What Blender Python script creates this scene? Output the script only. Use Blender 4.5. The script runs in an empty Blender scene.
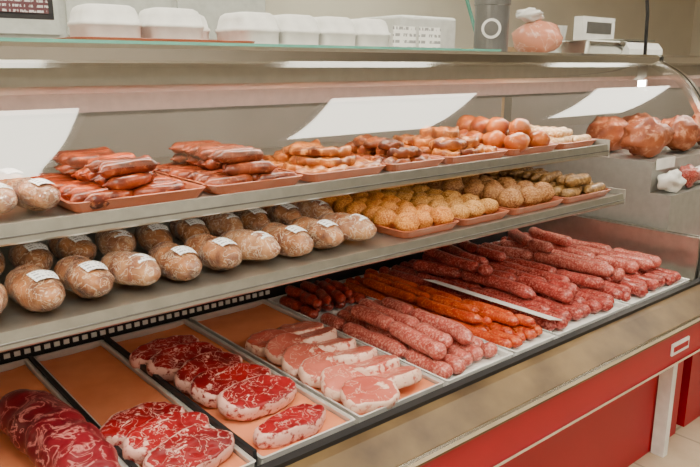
import bpy, math, random
from mathutils import Vector, Matrix, noise
random.seed(7)
SC=bpy.context.scene
COL=SC.collection
H=1.32

# ---------------------------------------------------------------- helpers
def link(o):
    COL.objects.link(o); return o
def meta(o,label=None,cat=None,group=None,kind=None):
    if label: o["label"]=label
    if cat: o["category"]=cat
    if group: o["group"]=group
    if kind: o["kind"]=kind
    return o
def mk(name,verts,faces,mat=None,parent=None,smooth=False,loc=(0,0,0),rot=(0,0,0),fat=None,**m):
    me=bpy.data.meshes.new(name)
    me.from_pydata([tuple(v) for v in verts],[],faces)
    me.update()
    if smooth:
        me.polygons.foreach_set("use_smooth",[True]*len(me.polygons))
    if fat is not None:
        at=me.attributes.new("fat",'FLOAT','POINT')
        at.data.foreach_set("value",fat)
    if mat: me.materials.append(mat)
    o=bpy.data.objects.new(name,me); link(o)
    o.location=loc; o.rotation_euler=rot
    if parent: o.parent=parent
    meta(o,**m)
    return o
def empty(name,loc=(0,0,0),**m):
    o=bpy.data.objects.new(name,None); link(o); o.location=loc; o.empty_display_size=.05
    meta(o,**m); return o
def boxdata(x0,x1,y0,y1,z0,z1):
    v=[(x0,y0,z0),(x1,y0,z0),(x1,y1,z0),(x0,y1,z0),(x0,y0,z1),(x1,y0,z1),(x1,y1,z1),(x0,y1,z1)]
    f=[(0,3,2,1),(4,5,6,7),(0,1,5,4),(1,2,6,5),(2,3,7,6),(3,0,4,7)]
    return v,f
def join(*parts):
    V=[];F=[]
    for v,f in parts:
        n=len(V); V+=list(v); F+=[tuple(i+n for i in q) for q in f]
    return V,F
def box(name,x0,x1,y0,y1,z0,z1,mat,parent=None,bevel=0,**m):
    v,f=boxdata(x0,x1,y0,y1,z0,z1)
    if parent is None:
        cx,cy=(x0+x1)/2,(y0+y1)/2
        v=[(a-cx,b-cy,c-z0) for a,b,c in v]; loc=(cx,cy,z0)
    else: loc=(0,0,0)
    o=mk(name,v,f,mat,parent,loc=loc,**m)
    if bevel:
        b=o.modifiers.new("b",'BEVEL'); b.width=bevel; b.segments=3
    return o
def prism(prof,x0,x1):
    n=len(prof)
    v=[(x0,y,z) for y,z in prof]+[(x1,y,z) for y,z in prof]
    f=[tuple(range(n-1,-1,-1)),tuple(range(n,2*n))]
    for i in range(n):
        j=(i+1)%n; f.append((i,j,n+j,n+i))
    return v,f
def tube(path,rad,seg=14,sq=1.0,cap=True,noi=0,nsc=30,seed=0):
    path=[Vector(p) for p in path]; n=len(path)
    if not hasattr(rad,'__len__'): rad=[rad]*n
    V=[];F=[]
    up=Vector((0,0,1))
    t0=(path[1]-path[0]).normalized()
    if abs(t0.dot(up))>.95: up=Vector((1,0,0))
    for i,p in enumerate(path):
        t=(path[min(i+1,n-1)]-path[max(i-1,0)]).normalized()
        s=t.cross(up).normalized(); u=s.cross(t)
        up=u
        for k in range(seg):
            a=2*math.pi*k/seg
            d=s*math.cos(a)+u*math.sin(a)*sq
            r=rad[i]
            if noi: r*=1+noi*noise.noise((p+d*rad[i])*nsc+Vector((seed,seed*.7,0)))
            V.append(p+d*r)
    for i in range(n-1):
        for k in range(seg):
            k2=(k+1)%seg
            F.append((i*seg+k,i*seg+k2,(i+1)*seg+k2,(i+1)*seg+k))
    if cap:
        F.append(tuple(range(seg-1,-1,-1))); F.append(tuple((n-1)*seg+k for k in range(seg)))
    return V,F
def rest(V,z=0):
    m=min(v[2] for v in V); return [(v[0],v[1],v[2]-m+z) for v in V]

# ---------------------------------------------------------------- materials
def base_mat(name):
    m=bpy.data.materials.new(name); m.use_nodes=True
    nt=m.node_tree; b=nt.nodes["Principled BSDF"]
    return m,nt,b
def N(nt,t,**kw):
    n=nt.nodes.new(t)
    for k,v in kw.items():
        if k.startswith('_'): n.inputs[k[1:].replace('_',' ')].default_value=v
        else: setattr(n,k,v)
    return n
def coords(nt,rand=True):
    tc=N(nt,'ShaderNodeTexCoord')
    if not rand: return tc.outputs['Object']
    oi=N(nt,'ShaderNodeObjectInfo')
    mu=N(nt,'ShaderNodeMath',operation='MULTIPLY'); mu.inputs[1].default_value=7.3
    nt.links.new(oi.outputs['Random'],mu.inputs[0])
    va=N(nt,'ShaderNodeVectorMath',operation='ADD')
    nt.links.new(tc.outputs['Object'],va.inputs[0]); nt.links.new(mu.outputs[0],va.inputs[1])
    return va.outputs[0]
def ramp(nt,src,stops):
    r=N(nt,'ShaderNodeValToRGB')
    el=r.color_ramp.elements
    while len(el)>1: el.remove(el[0])
    el[0].position=stops[0][0]; el[0].color=(*stops[0][1],1)
    for p,c in stops[1:]:
        e=el.new(p); e.color=(*c,1)
    nt.links.new(src,r.inputs[0]); return r.outputs[0]
def bump(nt,b,src,dist=.002,strength=.6,coat=False):
    bp=N(nt,'ShaderNodeBump'); bp.inputs['Distance'].default_value=dist; bp.inputs['Strength'].default_value=strength
    nt.links.new(src,bp.inputs['Height']); nt.links.new(bp.outputs[0],b.inputs['Coat Normal' if coat else 'Normal'])
def plain(name,col,rough=.5,metal=0,nz=.06,sc=20,coat=0,col2=None,bm=0,spec=.5):
    m,nt,b=base_mat(name)
    c=coords(nt,False)
    n=N(nt,'ShaderNodeTexNoise',_Scale=sc,_Detail=4); nt.links.new(c,n.inputs['Vector'])
    c2=col2 or tuple(max(0,x*(1-nz*3)) for x in col)
    nt.links.new(ramp(nt,n.outputs[0],[(.3,c2),(.7,col)]),b.inputs['Base Color'])
    b.inputs['Roughness'].default_value=rough; b.inputs['Metallic'].default_value=metal
    b.inputs['Coat Weight'].default_value=coat; b.inputs['Specular IOR Level'].default_value=spec
    if bm: bump(nt,b,n.outputs[0],bm)
    return m
def meatmat(name,lean,lean2,fat,kind='speck',sc=120,amt=.3,rough=.35,coat=.4,rimfat=False,bd=.0015,fmax=1.0,wrap=False):
    m,nt,b=base_mat(name); c=coords(nt)
    n1=N(nt,'ShaderNodeTexNoise',_Scale=sc*(.7 if wrap else .25),_Detail=5); nt.links.new(c,n1.inputs['Vector'])
    leanc=ramp(nt,n1.outputs[0],[(.36,lean2),(.64,lean)])
    mix=N(nt,'ShaderNodeMix',data_type='RGBA')
    g=(fmax,fmax,fmax)
    if kind=='speck':
        v=N(nt,'ShaderNodeTexNoise',_Scale=sc,_Detail=3,_Roughness=.6); nt.links.new(c,v.inputs['Vector'])
        fac=ramp(nt,v.outputs[0],[(.60-amt*.4,(0,0,0)),(.74-amt*.3,g)])
    else:
        v=N(nt,'ShaderNodeTexNoise',_Scale=sc,_Detail=4,_Roughness=.55,_Distortion=.8); nt.links.new(c,v.inputs['Vector'])
        s=N(nt,'ShaderNodeMath',operation='SUBTRACT'); s.inputs[1].default_value=.5; nt.links.new(v.outputs[0],s.inputs[0])
        a=N(nt,'ShaderNodeMath',operation='ABSOLUTE'); nt.links.new(s.outputs[0],a.inputs[0])
        fac=ramp(nt,a.outputs[0],[(0,g),(.008+amt*.05,(.0,.0,.0))])
    if rimfat:
        at=N(nt,'ShaderNodeAttribute',attribute_name='fat')
        v2=N(nt,'ShaderNodeTexNoise',_Scale=75,_Detail=3); nt.links.new(c,v2.inputs['Vector'])
        ad=N(nt,'ShaderNodeMath',operation='MULTIPLY_ADD'); ad.inputs[1].default_value=1.7; ad.inputs[2].default_value=-.85
        nt.links.new(v2.outputs[0],ad.inputs[0])
        ad2=N(nt,'ShaderNodeMath',operation='ADD'); nt.links.new(at.outputs['Fac'],ad2.inputs[0]); nt.links.new(ad.outputs[0],ad2.inputs[1])
        rf=ramp(nt,ad2.outputs[0],[(.5,(0,0,0)),(.72,(.95,.95,.95))])
        mx=N(nt,'ShaderNodeMath',operation='MAXIMUM'); nt.links.new(fac,mx.inputs[0]); nt.links.new(rf,mx.inputs[1]); fac=mx.outputs[0]
    nt.links.new(fac,mix.inputs['Factor']); nt.links.new(leanc,mix.inputs['A']); mix.inputs['B'].default_value=(*fat,1)
    nt.links.new(mix.outputs['Result'],b.inputs['Base Color'])
    b.inputs['Roughness'].default_value=rough; b.inputs['Coat Weight'].default_value=coat; b.inputs['Coat Roughness'].default_value=.1
    b.inputs['Specular IOR Level'].default_value=.3
    bump(nt,b,v.outputs[0],bd)
    if wrap:
        mp=N(nt,'ShaderNodeMapping'); mp.inputs['Scale'].default_value=(45,100,45); mp.inputs['Rotation'].default_value=(.3,.2,.5); nt.links.new(c,mp.inputs[0])
        w=N(nt,'ShaderNodeTexNoise',_Scale=1,_Detail=2,_Distortion=2.2); nt.links.new(mp.outputs[0],w.inputs['Vector'])
        bump(nt,b,w.outputs[0],.03,1.0,True)
        b.inputs['Coat Roughness'].default_value=.05; b.inputs['Coat IOR'].default_value=1.7
    return m
def emit(name,col,s):
    m=bpy.data.materials.new(name); m.use_nodes=True; nt=m.node_tree
    nt.nodes.remove(nt.nodes["Principled BSDF"])
    e=N(nt,'ShaderNodeEmission'); e.inputs[0].default_value=(*col,1); e.inputs[1].default_value=s
    nt.links.new(e.outputs[0],nt.nodes['Material Output'].inputs[0]); return m
def glassmat(name,tint=(1,1,1),f0=.06,f90=.5):
    m=bpy.data.materials.new(name); m.use_nodes=True; nt=m.node_tree
    nt.nodes.remove(nt.nodes["Principled BSDF"])
    t=N(nt,'ShaderNodeBsdfTransparent'); t.inputs[0].default_value=(*tint,1)
    g=N(nt,'ShaderNodeBsdfGlossy'); g.inputs['Roughness'].default_value=.03
    lw=N(nt,'ShaderNodeLayerWeight'); lw.inputs[0].default_value=.5
    pw=N(nt,'ShaderNodeMath',operation='POWER'); pw.inputs[1].default_value=5; nt.links.new(lw.outputs['Facing'],pw.inputs[0])
    ma=N(nt,'ShaderNodeMath',operation='MULTIPLY_ADD'); ma.use_clamp=True
    ma.inputs[1].default_value=f90; ma.inputs[2].default_value=f0
    nt.links.new(pw.outputs[0],ma.inputs[0])
    mx=N(nt,'ShaderNodeMixShader'); nt.links.new(ma.outputs[0],mx.inputs[0])
    nt.links.new(t.outputs[0],mx.inputs[1]); nt.links.new(g.outputs[0],mx.inputs[2])
    nt.links.new(mx.outputs[0],nt.nodes['Material Output'].inputs[0]); return m
def linesmat(name,bg,fg,sx,sz,axis='XZ',thr=.5):
    m,nt,b=base_mat(name); c=coords(nt,False)
    sp=N(nt,'ShaderNodeSeparateXYZ'); nt.links.new(c,sp.inputs[0])
    w=N(nt,'ShaderNodeMath',operation='MULTIPLY'); w.inputs[1].default_value=sz; nt.links.new(sp.outputs[axis[1]],w.inputs[0])
    fr=N(nt,'ShaderNodeMath',operation='FRACT'); nt.links.new(w.outputs[0],fr.inputs[0])
    g=N(nt,'ShaderNodeMath',operation='GREATER_THAN'); g.inputs[1].default_value=.55; nt.links.new(fr.outputs[0],g.inputs[0])
    mp=N(nt,'ShaderNodeMapping'); mp.inputs['Scale'].default_value=(sx,sx*.2,sx*.2) ; nt.links.new(c,mp.inputs[0])
    n=N(nt,'ShaderNodeTexNoise',_Scale=1.0,_Detail=3); nt.links.new(mp.outputs[0],n.inputs['Vector'])
    g2=N(nt,'ShaderNodeMath',operation='GREATER_THAN'); g2.inputs[1].default_value=thr; nt.links.new(n.outputs[0],g2.inputs[0])
    mu=N(nt,'ShaderNodeMath',operation='MULTIPLY'); nt.links.new(g.outputs[0],mu.inputs[0]); nt.links.new(g2.outputs[0],mu.inputs[1])
    mix=N(nt,'ShaderNodeMix',data_type='RGBA'); nt.links.new(mu.outputs[0],mix.inputs['Factor'])
    mix.inputs['A'].default_value=(*bg,1); mix.inputs['B'].default_value=(*fg,1)
    nt.links.new(mix.outputs['Result'],b.inputs['Base Color']); b.inputs['Roughness'].default_value=.5
    return m

M={}
M['red']=plain('red_enamel',(.36,.0,.010),.35,0,.03,6,.0,None,0,.3)
M['steel']=plain('brushed_steel',(.52,.52,.47),.30,.9,.05,40)
M['steel_dull']=plain('grey_steel',(.42,.42,.39),.4,.5,.05,30)
M['greyback']=plain('grey_back_panel',(.20,.19,.17),.5,.1,.06,5)
M['chrome']=plain('chrome',(.80,.80,.78),.12,1,.02,20)
M['black']=plain('black_rubber',(.010,.010,.012),.5)
M['bumper']=plain('tan_bumper',(.19,.12,.05),.4,.1,.12,7,.0,(.07,.04,.018),0,.3)
M['white']=plain('white_plastic',(.82,.82,.80),.4)
M['foam']=plain('white_foam',(.88,.88,.85),.6)
M['paper']=plain('white_paper',(.80,.79,.77),.7)
M['peach']=plain('peach_butcher_paper',(.74,.25,.11),.65,0,.04,14,0,(.64,.19,.08),.0008)
M['traybrown']=plain('terracotta_tray',(.42,.11,.045),.4,0,.05,20,.1)
M['trayedge']=plain('tray_edge_metal',(.75,.73,.70),.35,.4)
M['pinkstrip']=plain('pinkish_light_lip',(.62,.44,.44),.4,0,.05,50)
M['frame']=plain('grey_trim',(.2,.2,.2),.3,.6)
M['glass']=glassmat('clear_glass',(.98,.99,.985),.17,.45)
M['glass2']=glassmat('side_glass',(.95,.98,.965),.04,.5)
M['gedge']=plain('green_glass_edge',(.12,.34,.27),.15,0,.05)
M['tube']=emit('fluorescent_tube',(1,.85,.70),46)
M['fill_tube']=emit('added_shelf_fill',(1,.88,.74),7)  # glow of the fill tubes added out of sight below the shelves
M['troffer']=emit('troffer_light',(1,.94,.79),13.5)
M['label']=linesmat('printed_label',(.88,.88,.88),(.35,.35,.38),260,110,'XY')
M['beef']=meatmat('marbled_beef',(.32,.008,.012),(.15,.003,.006),(.76,.42,.35),'marble',38,.30,.35,.3,rimfat=True,fmax=.7)
M['roast']=meatmat('marbled_roast',(.22,.009,.018),(.09,.002,.007),(.60,.22,.20),'marble',26,.5,.35,.3,fmax=.75)
M['pork']=meatmat('pork_chop',(.62,.17,.12),(.46,.075,.05),(.86,.58,.45),'marble',28,.25,.35,.3,rimfat=True,fmax=.55)
M['s_pink']=meatmat('pale_pink_sausage',(.50,.105,.08),(.34,.045,.035),(.76,.36,.28),'speck',170,.34,.3,.4,fmax=.72)
M['s_orange']=meatmat('orange_red_sausage',(.56,.075,.014),(.34,.02,.004),(.76,.25,.08),'speck',170,.22,.3,.4,fmax=.7)
M['s_red']=meatmat('red_sausage',(.38,.042,.034),(.21,.014,.012),(.68,.25,.19),'speck',170,.30,.3,.4,fmax=.72)
M['s_dark']=meatmat('dark_red_sausage',(.34,.025,.012),(.18,.008,.004),(.56,.14,.08),'speck',170,.22,.3,.4,fmax=.7)
M['s_grill']=meatmat('smoked_sausage',(.42,.065,.012),(.09,.010,.003),(.62,.18,.05),'speck',90,.05,.35,.25,fmax=.7)
M['s_brown']=meatmat('brown_sausage',(.32,.065,.02),(.09,.014,.005),(.54,.2,.09),'speck',100,.1,.35,.25,fmax=.7)
M['roll']=meatmat('stuffed_roll',(.46,.18,.06),(.14,.038,.012),(.80,.62,.42),'marble',42,.42,.3,1.0,bd=.004,fmax=.6,wrap=True)
M['rollp']=meatmat('stuffed_roll_pale',(.54,.26,.11),(.24,.075,.03),(.84,.68,.50),'marble',42,.5,.3,1.0,bd=.004,fmax=.6,wrap=True)
M['crumb']=meatmat('orange_crumb',(.66,.22,.03),(.40,.09,.01),(.80,.38,.09),'speck',260,.4,.6,.1,bd=.003)
M['crumb2']=meatmat('golden_crumb',(.56,.24,.045),(.34,.115,.016),(.74,.42,.13),'speck',260,.4,.6,.1,bd=.003)
M['crumb3']=meatmat('brown_crumb',(.36,.155,.04),(.19,.06,.015),(.52,.26,.1),'speck',200,.4,.6,.1,bd=.003)
M['chick']=meatmat('seasoned_chicken',(.50,.155,.025),(.13,.024,.005),(.74,.34,.09),'speck',60,.15,.4,.2,bd=.004,fmax=.8)
M['chickd']=meatmat('dark_seasoned_chicken',(.32,.075,.016),(.07,.013,.004),(.56,.23,.06),'speck',60,.1,.4,.2,bd=.004,fmax=.8)
M['orange']=meatmat('orange_chicken_skin',(.54,.14,.02),(.26,.04,.007),(.70,.30,.09),'speck',60,.05,.4,.25)
M['pale']=meatmat('pale_pastry',(.70,.44,.20),(.54,.27,.10),(.85,.66,.44),'speck',80,.4,.5,.2)
M['ham']=meatmat('ham_rind',(.42,.12,.045),(.16,.032,.012),(.60,.27,.15),'speck',32,.2,.5,.15)
M['turkey']=meatmat('turkey_ham',(.74,.36,.24),(.62,.24,.15),(.80,.5,.38),'marble',10,.2,.4,.4)
M['green']=meatmat('herbed_roll',(.26,.13,.035),(.12,.055,.014),(.44,.25,.09),'speck',90,.3,.4,.3)

# ---------------------------------------------------------------- room
def slab(name,x0,x1,y0,y1,z0,z1,mat): return box(name,x0,x1,y0,y1,z0,z1,mat,kind='structure')
m,nt,b=base_mat('beige_floor_tile'); c=coords(nt,False)
br=N(nt,'ShaderNodeTexBrick'); br.offset=0; br.inputs['Scale'].default_value=1
br.inputs['Brick Width'].default_value=.3; br.inputs['Row Height'].default_value=.3; br.inputs['Mortar Size'].default_value=.005
br.inputs['Color1'].default_value=(.56,.45,.32,1); br.inputs['Color2'].default_value=(.50,.39,.27,1); br.inputs['Mortar'].default_value=(.33,.27,.2,1)
nn=N(nt,'ShaderNodeTexNoise',_Scale=9,_Detail=6); nt.links.new(c,nn.inputs['Vector'])
mm=N(nt,'ShaderNodeMix',data_type='RGBA',blend_type='MULTIPLY'); mm.inputs['Factor'].default_value=.6
nt.links.new(c,br.inputs['Vector']); nt.links.new(br.outputs[0],mm.inputs['A'])
nt.links.new(ramp(nt,nn.outputs[0],[(.3,(.7,.66,.6)),(.6,(1,1,1))]),mm.inputs['B'])
nt.links.new(mm.outputs['Result'],b.inputs['Base Color']); b.inputs['Roughness'].default_value=.45
slab('floor',-3,9,-4,4.2,-.1,0,m)
wallm=plain('cream_wall',(.76,.71,.60),.8,0,.03,2)
slab('wall_back',-3,9,4.1,4.2,0,2.75,wallm)
slab('wall_front',-3,9,-4.1,-4,0,2.75,plain('warm_wall',(.42,.38,.33),.8,0,.05,2))
slab('wall_left',-3.1,-3,-4,4.2,0,2.75,wallm)
slab('wall_right',9,9.1,-4,4.2,0,2.75,wallm)
slab('ceiling',-3,9,-4,4.2,2.75,2.85,plain('ceiling_tile',(.62,.59,.53),.9,0,.03,2))
def troffer(x0,x1,y0,y1):
    e=empty('ceiling_light',((x0+x1)/2,(y0+y1)/2,2.75),label="recessed fluorescent ceiling light with white frame",cat="ceiling light",group="fluorescent ceiling lights")
    w,d=(x1-x0)/2,(y1-y0)/2
    p=join(boxdata(-w-.03,-w,-d-.03,d+.03,-.03,0),boxdata(w,w+.03,-d-.03,d+.03,-.03,0),boxdata(-w,w,-d-.03,-d,-.03,0),boxdata(-w,w,d,d+.03,-.03,0))
    mk('light_frame',*p,M['white'],e)
    box('light_diffuser',-w,w,-d,d,-.02,-.004,M['troffer'],e)
troffer(-.35,.88,-.9,.85); troffer(2.05,3.1,-.12,.85); troffer(4.35,5.4,-.12,.85); troffer(-2.4,-1.4,-.5,.85)
troffer(-.3,.9,-3.0,-2.0); troffer(2.0,3.2,-3.0,-2.0)  # out-of-view row behind the camera, added for more light
for x0,x1 in [(-1.5,-.3),(.6,1.8),(2.6,3.8)]:
    troffer(x0,x1,2.4,3.2)  # unseen panels behind the counter, added to light the goods from above and behind

# ---------------------------------------------------------------- glass profile
ctrl=[(.955,.612),(.957,.74),(.966,.88),(.985,1.01),(1.015,1.12),(1.06,1.21),(1.125,1.285),(1.215,1.335)]
def catmull(c,n=8):
    pts=[]; c=[tuple(2*a-b for a,b in zip(c[0],c[1]))]+c+[tuple(2*a-b for a,b in zip(c[-1],c[-2]))]
    for i in range(1,len(c)-2):
        for k in range(n):
            t=k/n
            pts.append(tuple(.5*((2*c[i][j])+(-c[i-1][j]+c[i+1][j])*t+(2*c[i-1][j]-5*c[i][j]+4*c[i+1][j]-c[i+2][j])*t*t+(-c[i-1][j]+3*c[i][j]-3*c[i+1][j]+c[i+2][j])*t**3) for j in range(2)))
    pts.append(c[-2]); return pts
PROF=catmull(ctrl)

def case(x0,x1,label,shelves,ends):
    e=empty('display_case',(0,0,0),label=label,cat="display case")
    mk('base_panel',*boxdata(x0+.02,x1-.02,.99,1.95,.0,.42),M['red'],e)
    mk('front_panel',*prism([(.875,.425),(.868,.43),(.868,.545),(.99,.545),(.99,.42),(.88,.42)],x0,x1),M['red'],e)
    mk('chrome_strip',*boxdata(x0,x1,.862,.872,.425,.433),M['chrome'],e)
    mk('bumper',*prism([(.858,.535),(.856,.55),(.862,.560),(.925,.596),(.950,.602),(.950,.545),(.87,.535)],x0,x1),M['bumper'],e)
    mk('bumper_trim',*prism([(.853,.545),(.853,.556),(.858,.560),(.862,.556),(.858,.545)],x0,x1),M['chrome'],e)
    mk('glass_gasket',*prism([(.946,.600),(.946,.611),(.964,.613),(.975,.604),(.982,.598),(.982,.56),(.951,.56)],x0,x1),M['black'],e)
    mk('deck_pan',*prism([(.983,.54),(.983,.585),(1.76,.585),(1.76,.60),(1.86,.60),(1.86,.54)],x0+.02,x1-.02),M['steel_dull'],e)
    mk('rear_rail',*boxdata(x0+.02,x1-.02,1.765,1.785,.60,.64),M['black'],e)
    k=x0+.04; parts=[]
    while k<min(x1,1.2)-.05:
        parts.append(boxdata(k,k+.014,1.760,1.764,.616,.628)); k+=.024
    if shelves: mk('grill_slots',*join(*parts),M['white'],e,kind='stuff')
    mk('back_panel',*boxdata(x0+.02,x1-.02,1.86,1.90,.54,1.335),M['greyback'],e)
    mk('top_panel',*boxdata(x0,x1,1.235,1.95,1.335,1.352),M['steel'],e)
    mk('top_rail',*prism([(1.205,1.325),(1.205,1.35),(1.215,1.358),(1.25,1.358),(1.25,1.32)],x0,x1),M['chrome'],e)
    cn=mk('light_canopy',*prism([(1.27,1.335),(1.27,1.285),(1.29,1.27),(1.40,1.27),(1.45,1.285),(1.45,1.335)],x0+.02,x1-.02),M['steel_dull'],e)
    mk('light_lip',*boxdata(x0+.02,x1-.02,1.265,1.272,1.238,1.272),M['pinkstrip'],cn)
    mk('lip_trim',*boxdata(x0+.02,x1-.02,1.262,1.275,1.232,1.239),M['frame'],cn)
    V,F=tube([(x0+.06,1.35,1.255),(x1-.06,1.35,1.255)],.012,12); mk('fluorescent_tube',V,F,M['tube'],cn,True)
    GP=[p for p in PROF if p[1]>1.165]
    n=len(GP)
    V=[(x0,y,z) for y,z in GP]+[(x1,y,z) for y,z in GP]
    F=[(i,n+i,n+i+1,i+1) for i in range(n-1)]
    mk('curved_glass',V,F,M['glass'],e,True)
    n=len(PROF)
    for wi,(xa,xb) in enumerate(((x0-.010,x0+.010),(x1-.010,x1+.010))):
        V=[];F=[]
        for i,(y,z) in enumerate(PROF):
            a=PROF[max(i-1,0)];b2=PROF[min(i+1,n-1)]
            t=Vector((b2[0]-a[0],b2[1]-a[1])).normalized(); nn=Vector((-t[1],t[0]))
            for x,o in ((xa,-.022),(xb,-.022),(xb,.006),(xa,.006)):
                V.append((x,y-nn[0]*-o*1,z+nn[1]*o))
        for i in range(n-1):
            for k in range(4):
                k2=(k+1)%4; F.append((i*4+k,i*4+k2,(i+1)*4+k2,(i+1)*4+k))
        F.append((3,2,1,0)); F.append(tuple(4*(n-1)+k for k in range(4)))
        mk('end_frame',V,F,M['chrome'],e,False)
        xm=(xa+xb)/2
        if ends[wi]:
            P=[(y+.01,z) for y,z in PROF if z>.78]
            prof=[(P[0][0],.78)]+P+[(1.86,1.335),(1.86,.78)]
            mk('end_glass',[(xm,y,z) for y,z in prof],[tuple(range(len(prof)))],M['glass2'],e)
        mk('end_panel',*boxdata(xm-.006,xm+.006,.995,1.86,.54,.74),M['steel'],e)
    for name,yf,z0,z1 in shelves:
        s=mk('shelf',*boxdata(x0+.03,2.10,yf,1.86,z1-.012,z1),M['steel'],e)
        xr=2.10
        mk('price_rail',*prism([(yf-.012,z0),(yf-.016,z0+.004),(yf-.010,z1+.006),(yf,z1+.006),(yf+.004,z0)],x0+.03,xr),M['steel'],s)
        mk('rail_stripe',*boxdata(x0+.03,xr,yf-.0165,yf-.0125,(z0+z1)/2-.002,(z0+z1)/2+.001),M['frame'],s)
        mk('shelf_end_plate',*boxdata(xr,xr+.006,yf-.015,1.86,z0-.004,z1+.02),M['steel_dull'],s)
        V,F=tube([(x0+.06,yf+.03,z1-.022),(xr-.04,yf+.03,z1-.022)],.008,10); mk('shelf_fill_light',V,F,M['fill_tube'],s,True)  # unseen tube, added under the shelf front to brighten the food below
    return e
SH=[('lower',1.13,.885,.91),('upper',1.20,1.036,1.065)]
c1=case(-.35,2.42,"long curved-glass refrigerated meat case with red enamel base",SH,(1,0))
c2=case(2.45,4.6,"second red curved-glass meat case adjoining the long one",[],(0,1))
mk('base_post',*boxdata(2.205,2.235,.94,.985,0,.42),M['white'],c1)
pl=mk('maker_plate',*boxdata(2.00,2.11,.862,.867,.462,.500),M['white'],c1)
mk('plate_print',*join(*[boxdata(2.008+.008*i,2.008+.008*i+.005,.860,.862,.473,.489) for i in range(12)]),M['red'],pl)
mk('stepped_shelf',*prism([(1.14,.60),(1.14,.86),(1.22,.862),(1.22,.975),(1.80,.975),(1.80,.60)],2.48,4.5),M['steel_dull'],c2)
mk('shelf_card',*boxdata(2.50,2.64,1.212,1.216,.945,.985),M['white'],c2)

# ---------------------------------------------------------------- trays
def rrect(w,d,r,z,k=4):
    pts=[]
    for cx,cy,a0 in ((w-r,d-r,0),(-w+r,d-r,90),(-w+r,-d+r,180),(w-r,-d+r,270)):
        for i in range(k+1):
            a=math.radians(a0+90*i/k); pts.append((cx+r*math.cos(a),cy+r*math.sin(a),z))
    return pts
def tray(name,x0,x1,y0,y1,z,h,mat,flare=.008,r=.02,t=.003,**m):
    w,d=(x1-x0)/2,(y1-y0)/2
    L=[rrect(w-flare,d-flare,r,0),rrect(w-.002,d-.002,r,h-.003),rrect(w,d,r,h),rrect(w-.004,d-.004,r,h+.001),rrect(w-.008,d-.008,r,h-.002),rrect(w-flare-t,d-flare-t,r,t)]
    n=len(L[0]); V=sum(L,[]); F=[tuple(range(n-1,-1,-1))]
    for j in range(len(L)-1):
        for i in range(n):
            i2=(i+1)%n; F.append((j*n+i,j*n+i2,(j+1)*n+i2,(j+1)*n+i))
    F.append(tuple((len(L)-1)*n+i for i in range(n)))
    return mk(name,V,F,mat,None,False,((x0+x1)/2,(y0+y1)/2,z),cat="tray",**m)
DZ=.586
G="meat trays on the case deck"
def deck_tray(x0,x1,lab,y0=.985,y1=1.75,liner=True):
    e=tray('meat_tray',x0,x1,y0,y1,DZ,.022,M['trayedge'],.003,.006,group=G,label=lab)
    w,d=(x1-x0)/2,(y1-y0)/2
    if liner:
        nx,ny=8,24;V=[];F=[]
        for j in range(ny+1):
            for i in range(nx+1):
                x=-w+.009+(2*w-.018)*i/nx; y=-d+.009+(2*d-.018)*j/ny
                V.append((x,y,.0065+.0025*noise.noise(Vector((x*14+x0*9,y*14,0)))+(.004 if i in(0,nx) else 0)))
        for j in range(ny):
            for i in range(nx): F.append((j*(nx+1)+i,j*(nx+1)+i+1,(j+1)*(nx+1)+i+1,(j+1)*(nx+1)+i))
        mk('paper_liner',V,F,M['peach'],e,True)
    return e
deck_tray(.16,.412,"metal tray lined with peach butcher paper holding a roast")
deck_tray(.422,.602,"metal tray lined with peach paper holding ribeye steaks")
deck_tray(.612,.845,"metal tray lined with peach paper holding a row of steaks")
deck_tray(.855,1.115,"metal tray lined with peach paper holding pork chops")
deck_tray(-.25,.15,"metal tray lined with peach butcher paper")
for a,b_,l in ((1.125,1.375,"white tray under pale pink sausages"),(1.385,1.56,"white tray under orange red sausages"),(1.57,1.95,"white tray under red sausages"),(1.96,2.36,"white tray under red sausage ropes")):
    tray('meat_tray',a,b_,.985,1.75,DZ,.02,M['white'],.003,.006,group=G,label=l)
mk('tray_divider',*boxdata(-.004,.004,-.37,.37,0,.035),M['black'],None,loc=(.607,1.37,DZ),label="black upright divider between two steak trays",cat="divider")
mk('tray_divider',*boxdata(-.004,.004,-.37,.37,0,.030),M['black'],None,loc=(.417,1.37,DZ),label="black upright divider beside the roast tray",cat="divider")
FZ=DZ+.007

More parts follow.
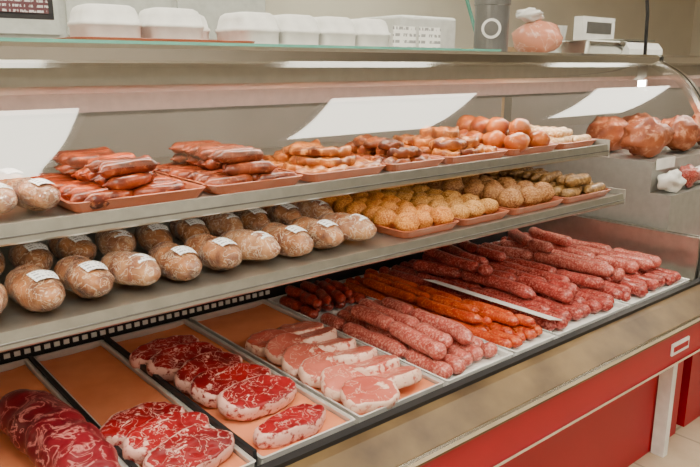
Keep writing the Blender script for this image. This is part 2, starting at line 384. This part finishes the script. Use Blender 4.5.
# ---------------------------------------------------------------- slabs (steaks, chops, fillets)
def slabmesh(L,W,T,seed,shape='rib',rim=.16,seg=44,bumpy=.0015):
    rings=[(0,1,1),(.15,1,1),(.28,1,1),(.4,1,1),(.5,1,1),(.6,1,1),(.68,1,1),(.76,1,1),(.83,.995,1),(.9,.98,1),(.96,.9,1),(1.0,.6,1),(.985,.2,1),(.93,0,1)]
    V=[];fat=[];F=[]
    def out(a):
        c,s=math.cos(a),math.sin(a)
        r=1+.16*noise.noise(Vector((c*1.2+seed,s*1.2,seed*.3)))+.09*noise.noise(Vector((c*3+seed,s*3,9)))
        if shape=='rib': r*=1+.12*math.cos(a-2.6)+.07*math.cos(2*a+.6)-.12*math.exp(-((a-4.4)/.35)**2)
        if shape=='chop': r*=1+.18*math.cos(a)-.16*math.exp(-((a-4.9)/.5)**2)
        if shape=='fillet': r*=1+.22*math.cos(a+.3)
        return r*c*L/2, r*s*W/2
    for fr,h,_ in rings:
        for k in range(seg):
            a=2*math.pi*k/seg; x,y=out(a)
            x*=fr;y*=fr
            z=h*T+(bumpy*noise.noise(Vector((x*40+seed,y*40,0)))*2 if h>.5 else 0)
            V.append((x,y,z))
            f=0
            rw=rim*(1.0 if math.sin(a+.5+seed)>-.1 else .35)
            if fr>.99-rw: f=.76
            if h<.9: f=max(f,.56) if rim>0 else 0
            seam=abs(fr*math.cos(a-2.4+.4*math.sin(seed))-.42-.10*math.sin(a*2+seed))
            if shape=='rib' and seam<.05 and fr<.95: f=max(f,.66)
            if shape=='chop' and math.cos(a-.2)>.93 and .3<fr<.7: f=max(f,.55)
            fat.append(f)
    for j in range(len(rings)-1):
        for k in range(seg):
            k2=(k+1)%seg
            F.append((j*seg+k,(j+1)*seg+k,(j+1)*seg+k2,j*seg+k2))
    F.append(tuple((len(rings)-1)*seg+k for k in range(seg-1,-1,-1)))
    return V,F,fat
def place_slab(name,L,W,T,mat,x,y,z,rz=0,tilt=0,shape='rib',seed=0,**m):
    V,F,fat=slabmesh(L,W,T,seed,shape)
    R=Matrix.Rotation(rz,3,'Z')@Matrix.Rotation(tilt,3,'X')
    V=[R@Vector(v) for v in V]; mz=min(v.z for v in V); V=[(v.x,v.y,v.z-mz) for v in V]
    return mk(name,V,F,mat,None,True,(x,y,z),fat=fat,**m)
g="ribeye steaks"
for i,(x,y,rz) in enumerate([(.497,1.225,.10),(.508,1.145,.05),(.515,1.065,.12)]):
    place_slab('ribeye_steak',.168,.105,.036,M['beef'],x,y,FZ+.002,rz,.28 if i else .15,'rib',i*3.1,label="thick raw ribeye steak with white fat marbling, shingled in a row",cat="steak",group=g)
for i,(x,y,rz) in enumerate([(.695,1.53,.1),(.70,1.445,.0),(.712,1.355,.15),(.722,1.265,-.05),(.732,1.175,.1)]):
    place_slab('ribeye_steak',.175,.108,.036,M['beef'],x,y,FZ+.002,rz,.28 if i else .15,'rib',20+i*2.7,label="thick raw ribeye steak with white fat edge, shingled in a row",cat="steak",group=g)
place_slab('ribeye_steak',.165,.085,.034,M['beef'],.735,1.046,FZ,.05,.05,'rib',55,label="raw ribeye steak lying alone on peach paper",cat="steak",group=g)
for r in range(6):
    for cidx in range(2):
        x=.922+cidx*.122+random.uniform(-.006,.006)-.003*r; y=1.43-r*.078+cidx*.012
        place_slab('pork_chop',.135,.10,.030,M['pork'],x,y,FZ+.001,random.uniform(-.35,.35)+(math.pi if cidx else 0),.28 if r else .12,'chop',r*1.7+cidx*9,label="pale pink pork chop with white fat edge",cat="pork chop",group="pork chops")
pts=[];rad=[]
n=44
for i in range(n):
    t=i/(n-1); pts.append((.0+.012*math.sin(t*3),-.21+.42*t,.05)); rad.append(.054*(max(0,1-abs(2*t-1)**5))**.5*(1+.03*math.sin(t*40))+.003)
V,F=tube(pts,rad,28,.85,noi=.14,nsc=22); V=rest([tuple(v) for v in V])
mk('beef_roast',V,F,M['roast'],None,True,(.315,1.235,FZ),rot=(0,0,.08),label="dark red marbled rolled beef roast on peach paper",cat="roast")

# ---------------------------------------------------------------- sausages
def rope(name,x,y0,y1,z,r,mat,linkl=.14,wob=.01,seed=0,slant=0,bow=0,**m):
    n=int((y1-y0)/.009); P=[];R=[]
    L=y1-y0
    for i in range(n):
        t=i/(n-1); y=-L/2+L*t
        px=wob*noise.noise(Vector((seed*3.3,y*5,0)))*2+slant*(t-.5)+bow*(4*t*(1-t)-.5)
        pz=.004*noise.noise(Vector((seed*1.3,y*9,5)))
        ph=((y+L/2)/linkl+seed*.37)%1.0
        pin=min(1,(min(ph,1-ph)*linkl/.020)) ; pin=.38+.62*math.sin(pin*math.pi/2)
        e=min(t,1-t)*L/.02; cap=math.sin(min(1,e+.08)*math.pi/2)
        P.append((px,y,pz)); R.append(r*pin*cap*(1+.12*noise.noise(Vector((seed,y*25,2)))))
    V,F=tube(P,R,14,.93)
    V=[(v[0],v[1],v[2]+r) for v in V]
    return mk(name,V,F,mat,None,True,(x,(y0+y1)/2,z),cat="sausage",**m)
sd=0
def ropes(xs,y0,y1,z,r,mat,lab,grp,linkl=.16,jit=.04,wob=.004,slant=0,sj=.005,bow=0):
    global sd
    for x in xs:
        sd+=1
        rope('sausage_rope',x,y0+random.uniform(0,jit),y1-random.uniform(0,jit),z,r,mat,linkl*random.uniform(.8,1.25),wob,sd,slant+random.uniform(-sj,sj),bow,label=lab,group=grp)
SZ=DZ+.005
ropes([1.150,1.196,1.242,1.288,1.334],.99,1.50,SZ,.0215,M['s_pink'],"plump pale pink fresh sausage rope lying front to back","pale pink sausages",.26)
ropes([1.175,1.228,1.281],1.01,1.44,SZ+.040,.0225,M['s_pink'],"plump pale pink sausage rope on top of the pile","pale pink sausages",.26,.06,.010,.03,.01,.012)
ropes([1.15,1.19,1.23,1.27,1.31,1.35],1.52,1.74,SZ,.018,M['s_dark'],"dark red fresh sausage rope","dark red sausages",.1)
ropes([1.17,1.215,1.26,1.305],1.50,1.72,SZ+.034,.017,M['s_dark'],"dark red fresh sausage rope on top of the pile","dark red sausages",.1,.04,.008,.03,.01,.012)
ropes([1.403,1.438,1.473,1.508,1.542],1.0,1.74,SZ,.0165,M['s_orange'],"slim orange red spicy sausage rope","orange red sausages",.2)
ropes([1.42,1.462,1.504],1.02,1.70,SZ+.031,.016,M['s_orange'],"slim orange red spicy sausage rope on top of the pile","orange red sausages",.2,.1,.010,-.03,.01,-.012)
ropes([1.60+.0465*i for i in range(8)],1.0,1.74,SZ,.021,M['s_red'],"raw red sausage rope lying front to back","red sausages",.28)
ropes([1.68+.057*i for i in range(5)],1.04,1.70,SZ+.040,.022,M['s_red'],"raw red sausage rope on top of the pile","red sausages",.3,.12,.012,-.06,.01,.02)
ropes([1.70,1.78,1.86],1.30,1.72,SZ+.080,.020,M['s_red'],"raw red sausage rope heaped at the back of the pile","red sausages",.3,.08,.014,.07,.015,-.03)
ropes([1.99+.048*i for i in range(8)],.995,1.74,SZ,.022,M['s_red'] ,"thick pinkish sausage rope lying front to back","pink sausages by the end panel",.3)
ropes([2.03+.062*i for i in range(5)],1.03,1.66,SZ+.042,.024,M['s_pink'],"thick pink sausage rope on top of the pile","pink sausages by the end panel",.34,.12,.012,-.06,.01,.02)
ropes([2.08,2.19],1.30,1.62,SZ+.087,.022,M['s_pink'],"thick pink sausage rope heaped on the pile","pink sausages by the end panel",.34,.08,.016,.08,.01,-.03)
mk('paper_sheet',*boxdata(-.03,.03,-.24,.24,0,.002),M['paper'],None,loc=(1.592,1.25,SZ+.045),rot=(0,.25,0),label="white butcher paper strip between sausage piles",cat="paper")

# ---------------------------------------------------------------- wrapped rolls, lower shelf
RL=.172
def rollbody(L,r,seed):
    n=34; P=[];R=[]
    for i in range(n):
        t=i/(n-1); P.append((0,-L/2+L*t,0)); R.append(r*(max(0,1-abs(2*t-1)**2.6))**.62*(1+.10*noise.noise(Vector((seed,t*4,0))))+.002)
    V,F=tube(P,R,30,.86,noi=.22,nsc=24,seed=seed)
    # crinkles of the film
    V=[Vector(v)*(1+.05*(abs(noise.noise(Vector(v)*75+Vector((seed,0,0))))-.2)) for v in V]
    return [tuple(v) for v in V],F
protos=[]
for k in range(3):
    V,F=rollbody(RL,.036,k*4.1); mz=min(v[2] for v in V); V=[(a,b_,c-mz) for a,b_,c in V]
    o=mk('wrapped_roll',V,F,M['roll'] if k!=1 else M['rollp'],None,True)
    LV=[];LF=[];nu,nv=10,6
    for j in range(nv+1):
        for i in range(nu+1):
            a=math.radians(50+ 65*i/nu); y=-.056+.032*j/nv
            t=(y+RL/2)/RL; rr=.036*(max(0,1-abs(2*t-1)**2.6))**.62*1.12+.0035
            LV.append((rr*math.cos(a),y,rr*math.sin(a)*.9+.0315))
    for j in range(nv):
        for i in range(nu): LF.append((j*(nu+1)+i,j*(nu+1)+i+1,(j+1)*(nu+1)+i+1,(j+1)*(nu+1)+i))
    l=mk('price_label',LV,LF,M['label'],o,True)
    protos.append((o,l))
def put_roll(x,y,z,rz,sc,k,label,group):
    ps=protos[k]; a=ps[0].copy(); link(a)
    for q in ps[1:]:
        b_=q.copy(); link(b_); b_.parent=a
    a.location=(x,y,z); a.rotation_euler=(0,0,rz); a.scale=(sc,sc,sc)
    meta(a,label,"wrapped meat roll",group)
for i in range(11):
    put_roll(.135+.0885*i,1.232+random.uniform(-.006,.006),.911,random.uniform(-.12,.12)+.12,1.0+random.uniform(-.05,.04),i%3,"stuffed meat roll in glossy clear wrap with white price label","wrapped rolls on the lower shelf")
for i in range(10):
    put_roll(.28+.0885*i,1.455+random.uniform(-.01,.01),.911,random.uniform(-.15,.15),.95,(i+1)%3,"stuffed meat roll in clear wrap standing behind the front row","wrapped rolls on the lower shelf")
for i,(x,y,k) in enumerate([(.275,1.30,1),(.345,1.30,0),(.34,1.47,2),(.265,1.47,1)]):
    put_roll(x,y,1.067,.25,.86,k,"pink meat pack in glossy clear wrap with label","wrapped packs on the upper shelf")
for ps in protos:
    for q in reversed(ps): bpy.data.objects.remove(q)

# ---------------------------------------------------------------- generic food shapes
def blob(rx,ry,rz,seed,noi=.12,nsc=2.2,seg=20,ringn=12):
    V=[(0,0,-rz)];F=[]
    for j in range(1,ringn):
        p=math.pi*j/ringn
        for k in range(seg):
            a=2*math.pi*k/seg
            d=Vector((math.sin(p)*math.cos(a),math.sin(p)*math.sin(a),-math.cos(p)))
            s=1+noi*noise.noise(d*nsc+Vector((seed,seed*.5,0)))+noi*.35*noise.noise(d*nsc*4+Vector((seed,0,3)))
            V.append((d.x*rx*s,d.y*ry*s,d.z*rz*s))
    V.append((0,0,rz)); n=len(V)
    for k in range(seg):
        k2=(k+1)%seg
        F.append((0,1+k2,1+k)); F.append((n-1,n-1-seg+k,n-1-seg+k2))
        for j in range(ringn-2):
            F.append((1+j*seg+k,1+j*seg+k2,1+(j+1)*seg+k2,1+(j+1)*seg+k))
    return V,F
def mesh_of(V,F,mat,name):
    me=bpy.data.meshes.new(name); V=rest(V); me.from_pydata(V,[],F); me.update()
    me.polygons.foreach_set("use_smooth",[True]*len(me.polygons)); me.materials.append(mat); return me
def linkmesh(L,r,bend,mat,name,seed):
    P=[];R=[];n=22
    for i in range(n):
        t=i/(n-1)
        P.append((L*(t-.5),L*bend*((t-.5)**2)*2,0)); e=min(t,1-t)*L/r/1.1
        R.append(r*math.sin(min(1,e+.12)*math.pi/2))
    P=[(P[0][0]-.006,P[0][1],0)]+P+[(P[-1][0]+.006,P[-1][1],0)]; R=[.0022]+R+[.0022]
    V,F=tube(P,R,14,.95,noi=.08,nsc=40,seed=seed); return mesh_of([tuple(v) for v in V],F,mat,name)
def drummesh(mat,name,seed):
    P=[];R=[]
    prof=[(0,.004),(.006,.018),(.02,.030),(.038,.034),(.055,.030),(.072,.020),(.09,.012),(.104,.010),(.112,.013),(.118,.010),(.121,.003)]
    for y,r in prof: P.append((y-.05,0,0)); R.append(r)
    V,F=tube(P,R,16,.9,noi=.25,nsc=34,seed=seed); return mesh_of([tuple(v) for v in V],F,mat,name)
def put(me,name,x,y,z,rot,sc=1,**m):
    o=bpy.data.objects.new(name,me); link(o); o.location=(x,y,z); o.rotation_euler=rot; o.scale=(sc,sc,sc); meta(o,**m); return o
def fill(meshes,name,x0,x1,y0,y1,z,dx,dy,layers,dz,rz,rj,**m):
    for l in range(layers):
        nx=max(1,int(round((x1-x0)/dx))-l); ny=max(1,int(round((y1-y0)/dy))-l)
        for j in range(ny):
            for i in range(nx):
                x=(x0+x1)/2+(i-(nx-1)/2)*dx+random.uniform(-.1,.1)*dx; y=(y0+y1)/2+(j-(ny-1)/2)*dy+random.uniform(-.1,.1)*dy
                put(random.choice(meshes),name,x,y,z+l*dz,(random.uniform(-.06,.06),random.uniform(-.05,.05),rz+random.uniform(-rj,rj)),random.uniform(.93,1.06),**m)
UZ=1.0655
def utray(x0,x1,lab,y0=1.215,y1=1.56,z=UZ): return tray('food_tray',x0,x1,y0,y1,z,.02,M['traybrown'],.012,.02,label=lab,group="terracotta trays on the shelves")
T="terracotta plastic tray holding "
utray(.385,.655,T+"smoked sausages"); utray(.665,.895,T+"brown sausages"); utray(.905,1.145,T+"seasoned chicken breasts")
utray(1.155,1.355,T+"marinated chicken pieces"); utray(1.365,1.62,T+"dark marinated chicken"); utray(1.63,1.87,T+"orange drumsticks"); utray(1.88,2.09,T+"pale pastry fingers")
A=[linkmesh(.12,.0145,b_,M['s_grill'],'smoked_sausage',k) for k,b_ in enumerate((.25,-.2,.4))]
fill(A,'smoked_sausage',.405,.635,1.235,1.54,UZ+.004,.112,.032,3,.024,.15,.35,label="glossy orange red smoked sausage link",cat="sausage",group="smoked sausages")
A=[linkmesh(.11,.0145,b_,M['s_brown'],'brown_sausage',k+5) for k,b_ in enumerate((.25,-.2,.4))]
fill(A,'brown_sausage',.685,.875,1.235,1.54,UZ+.004,.1,.032,3,.024,.2,.45,label="reddish brown sausage link",cat="sausage",group="brown sausages")
def slabs(name,mat,x0,x1,y0,y1,z,L,W,T,dx,dy,layers,dz,shape,**m):
    ms=[]
    for k in range(3):
        V,F,fat=slabmesh(L,W,T,k*5.5,shape,0,28,.006); ms.append(mesh_of(V,F,mat,name))
    fill(ms,name,x0,x1,y0,y1,z,dx,dy,layers,dz,.3,.7,**m)
slabs('chicken_breast',M['chick'],.925,1.125,1.235,1.54,UZ+.004,.15,.085,.018,.10,.075,3,.019,'fillet',label="flat seasoned orange brown chicken breast",cat="chicken breast",group="seasoned chicken breasts")
slabs('chicken_piece',M['chickd'],1.175,1.335,1.235,1.54,UZ+.004,.095,.06,.018,.075,.06,3,.019,'fillet',label="small seasoned chicken piece with dark herbs",cat="chicken piece",group="seasoned chicken pieces")
slabs('chicken_thigh',M['chick'],1.385,1.60,1.235,1.54,UZ+.004,.11,.075,.024,.085,.07,3,.024,'fillet',label="marinated orange brown chicken thigh piece",cat="chicken piece",group="marinated thigh pieces")
A=[drummesh(M['orange'],'chicken_drumstick',k+3) for k in range(2)]
fill(A,'chicken_drumstick',1.65,1.85,1.24,1.54,UZ+.004,.11,.064,2,.036,.6,.8,label="bright orange raw chicken drumstick",cat="chicken drumstick",group="orange drumsticks")
A=[linkmesh(.11,.015,0,M['pale'],'pastry_finger',k) for k in range(2)]
fill(A,'pastry_finger',1.90,2.07,1.24,1.54,UZ+.004,.11,.033,2,.025,.1,.1,label="pale golden pastry finger roll",cat="pastry",group="pastry finger rolls")
LZ=.9105
def ltray(x0,x1,lab): return utray(x0,x1,lab,1.145,1.60,LZ)
ltray(1.135,1.34,T+"orange breaded balls"); ltray(1.35,1.55,T+"golden breaded cakes"); ltray(1.56,1.81,T+"brown stuffed rounds"); ltray(1.82,2.08,T+"herbed meat rolls")
def balls(mat,name,r,k=3,sq=.85):
    out=[]
    for i in range(k):
        V,F=blob(r,r,r*sq,i*3.3+r*100,.14); out.append(mesh_of(V,F,mat,name))
    return out
fill(balls(M['crumb'],'breaded_ball',.031),'breaded_ball',1.15,1.325,1.165,1.58,LZ+.004,.062,.062,1,.05,0,3,label="round orange breadcrumbed meatball in tray",cat="breaded ball",group="orange breaded balls")
fill(balls(M['crumb2'],'breaded_cake',.034,3,.7),'breaded_cake',1.365,1.535,1.165,1.58,LZ+.004,.066,.066,1,.04,0,3,label="golden breadcrumbed round cake",cat="breaded cake",group="golden breaded cakes")
fill(balls(M['crumb3'],'stuffed_round',.036,3,.9),'stuffed_round',1.575,1.795,1.165,1.58,LZ+.004,.073,.073,1,.045,0,3,label="brown crumb-coated stuffed round",cat="stuffed round",group="brown stuffed rounds")
A=[linkmesh(.12,.02,0,M['green'],'herbed_roll',k) for k in range(2)]
fill(A,'herbed_roll',1.84,2.06,1.165,1.58,LZ+.004,.12,.043,2,.03,.1,.15,label="dark herb-coated meat roll",cat="meat roll",group="herbed meat rolls")

# ---------------------------------------------------------------- second case contents
for i,(x,y,s) in enumerate([(2.60,1.315,1.0),(2.86,1.31,1.0),(3.12,1.32,1.0),(2.66,1.51,1.0),(2.95,1.53,1.0)]):
    V,F=blob(.115*s,.078*s,.068*s,i*7,.35); V=rest(V); mk('ham_joint',V,F,M['ham'],None,True,(x,y,.976),(0,0,.2*(i%2)),label="reddish brown cured ham joint",cat="ham",group="ham joints")
for i in range(5):
    x=2.55+i*.14
    v,f=blob(.068,.036,.036,i*5,.5,1.6); v=rest(v); mk('paper_parcel' if i%2==0 else 'meat_piece',v,f,M['paper'] if i%2==0 else M['s_red'],None,True,(x,1.178,.862),label="small white wrapped parcel of meat" if i%2==0 else "small red piece of raw meat",cat="parcel" if i%2==0 else "meat",group="pieces on the step")
for i in range(5):
    v,f=blob(.07,.05,.03,i+30,.2); v=rest(v); mk('meat_cut',v,f,M['s_red'],None,True,(2.58+i*.15,1.06,.586),label="raw red meat cut on the deck",cat="meat",group="raw cuts in second case")

# ---------------------------------------------------------------- things on top of the case
TZ=1.3525
tray('serving_tray',.46,.86,1.33,1.63,TZ,.02,M['traybrown'],.012,.03,label="brown plastic tray on the case top")
def lid(w,d,h,x,y,z,**m):
    loops=[(.94,0),(.98,.10),(1.0,.48),(1.045,.5),(1.045,.58),(.99,.60),(.93,.80),(.86,.92),(.72,.98),(.4,1.0)]
    L=[rrect(w*s,d*s,min(w,d)*s*.45,h*t,6) for s,t in loops]; n=len(L[0]);V=sum(L,[]);F=[tuple(range(n-1,-1,-1))]
    for j in range(len(L)-1):
        for i in range(n):
            i2=(i+1)%n;F.append((j*n+i,j*n+i2,(j+1)*n+i2,(j+1)*n+i))
    F.append(tuple((len(L)-1)*n+i for i in range(n)))
    return mk('foam_container',V,F,M['foam'],None,True,(x,y,z),cat="container",**m)
for x,y in ((.55,1.42),(.69,1.42),(.60,1.55),(.77,1.54)):
    lid(.060,.053,.082,x,y,TZ+.004,label="white rounded foam food container on brown tray",group="white foam containers")
for i in range(4):
    e=lid(.053,.068,.088,.895+.117*i,1.44,TZ,label="white lidded tub standing in a row",group="white lidded tubs")
for x in (1.31,1.405):
    e=empty('card_holder',(x,1.34,TZ),label="clear acrylic holder with small white price cards",cat="card holder",group="card holders")
    mk('holder_base',*boxdata(-.045,.045,-.02,.02,0,.006),M['glass2'],e)
    mk('price_card',*boxdata(-.04,.04,-.002,.002,.006,.068),linesmat('card_print',(.85,.85,.82),(.3,.3,.3),90,60),e)
gy=1.79
e=empty('glass_guard',(0,gy,TZ),label="upright clear glass guard with green slanted edge",cat="glass guard")
mk('guard_pane',[(-.35,0,0),(2.17,0,0),(1.97,0,.40),(-.35,0,.40)],[(0,1,2,3)],M['glass2'],e)
mk('guard_edge',*([(2.17,-.005,0),(2.18,-.005,0),(1.98,-.005,.40),(1.97,-.005,.40),(2.17,.005,0),(2.18,.005,0),(1.98,.005,.40),(1.97,.005,.40)],[(0,1,2,3),(4,7,6,5),(0,4,5,1),(1,5,6,2),(2,6,7,3),(3,7,4,0)]),M['gedge'],e)
mk('glass_shelf_edge',*boxdata(-.35,1.60,1.252,1.258,1.358,1.365),M['gedge'],c1)
V,F=tube([(0,0,0),(0,0,.004),(0,0,.15),(0,0,.153),(0,0,.168),(0,0,.17)],[.052,.054,.054,.057,.057,.04],32)
cn=mk('steel_canister',V,F,M['frame'],None,False,(1.80,1.45,TZ),label="steel canister with round badge",cat="canister")
V,F=tube([(0,-.052,.08),(0,-.058,.08)],[.03,.03],28); mk('badge',V,F,M['white'],cn,rot=(0,0,-.9))
V,F=tube([(0,-.052,.08),(0,-.0595,.08)],[.022,.022],28); mk('badge_center',V,F,M['frame'],cn,rot=(0,0,-.9))
V,F=blob(.085,.08,.056,3,.12); V=rest(V); mk('boneless_ham',V,F,M['turkey'],None,True,(2.0,1.42,TZ),label="pink boneless ham resting on case top",cat="ham")
V,F=blob(.045,.04,.02,8,.5); V=rest(V); mk('plastic_bag',V,F,M['paper'],None,True,(1.97,1.43,TZ+.106),label="crumpled white plastic bag on the ham",cat="bag")
tray('foil_tray',2.12,2.38,1.30,1.44,TZ+.006,.045,M['chrome'],.015,.015,label="shallow aluminium foil tray")
V,F=tube([(0,0,0),(0,0,.002),(0,0,.11),(0,0,.112)],[.034,.036,.048,.05],28)
mk('plastic_cup',V,F,M['white'],None,True,(2.30,1.56,TZ),label="white plastic cup with flared rim",cat="cup")
e=empty('deli_scale',(2.66,1.50,TZ),label="white counter scale with display and steel plate",cat="scale")
mk('scale_body',*prism([(-.12,0),(-.12,.03),(-.10,.055),(.10,.06),(.10,0)],-.13,.13),M['white'],e)
mk('weighing_plate',*boxdata(-.12,.12,-.09,.08,.062,.068),M['steel'],e)
mk('scale_display',*boxdata(-.12,.12,.09,.13,.0,.16),M['white'],e)
mk('display_screen',*boxdata(-.09,.09,.087,.09,.095,.14),M['frame'],e)
V,F=tube([(2.46,1.28,TZ+.006),(2.45,1.28,1.5),(2.38,1.28,1.75),(2.36,1.28,2.2),(2.36,1.28,2.745)],.006,10)
mk('black_cord',V,F,M['black'],None,True,label="black cord hanging from the ceiling",cat="cord")
e=empty('framed_notice',(.40,1.70,TZ),label="dark framed notice with small print behind containers",cat="sign")
mk('notice_frame',*boxdata(-.14,.14,-.006,.006,.0+.07,.26),M['black'],e)
mk('notice_stand',*boxdata(-.02,.02,0,.06,0,.08),M['black'],e)
mk('notice_sheet',*boxdata(-.128,.128,-.009,-.006,.083,.25),linesmat('notice_print',(.10,.03,.04),(.6,.6,.6),260,90),e)
e=empty('wall_cabinet',(1.2,3.85,0),label="pale wall cabinet with doors behind counter",cat="cabinet")
mt=plain('cabinet_grey',(.56,.57,.54),.5)
mk('cabinet_body',*boxdata(-1.2,1.2,-.2,.24,1.45,2.3),mt,e)
for k in range(4): mk('cabinet_door',*boxdata(-1.18+.6*k,-.62+.6*k,-.22,-.2,1.47,2.28),mt,e)
box('work_table',-.5,4.5,3.0,3.7,.0,.92,M['steel'],None,.01,label="stainless steel work table behind the counter",cat="table")
box('cardboard_box',4.0,4.5,3.1,3.5,.921,1.45,plain('cardboard',(.5,.33,.18),.8),None,.005,label="brown cardboard box on the work table",cat="box")
box('white_machine',3.0,3.5,3.1,3.5,.921,1.62,M['white'],None,.02,label="white food machine on the work table",cat="machine")

# ---------------------------------------------------------------- camera & world
w=bpy.data.worlds.new('w'); SC.world=w; w.use_nodes=True
w.node_tree.nodes['Background'].inputs[0].default_value=(1,.97,.9,1); w.node_tree.nodes['Background'].inputs[1].default_value=.3
cam=bpy.data.cameras.new('camera'); co=bpy.data.objects.new('camera',cam); link(co)
cam.sensor_width=36; cam.lens=36*689/700; cam.clip_start=.02
Fv=Vector((.6246,.7444,-.2362)).normalized(); Rv=Vector((.7660,-.6428,0)).normalized(); Uv=Rv.cross(Fv)
mt=Matrix((Rv,Uv,-Fv)).transposed().to_4x4(); mt.translation=Vector((0,0,H)); co.matrix_world=mt
SC.camera=co
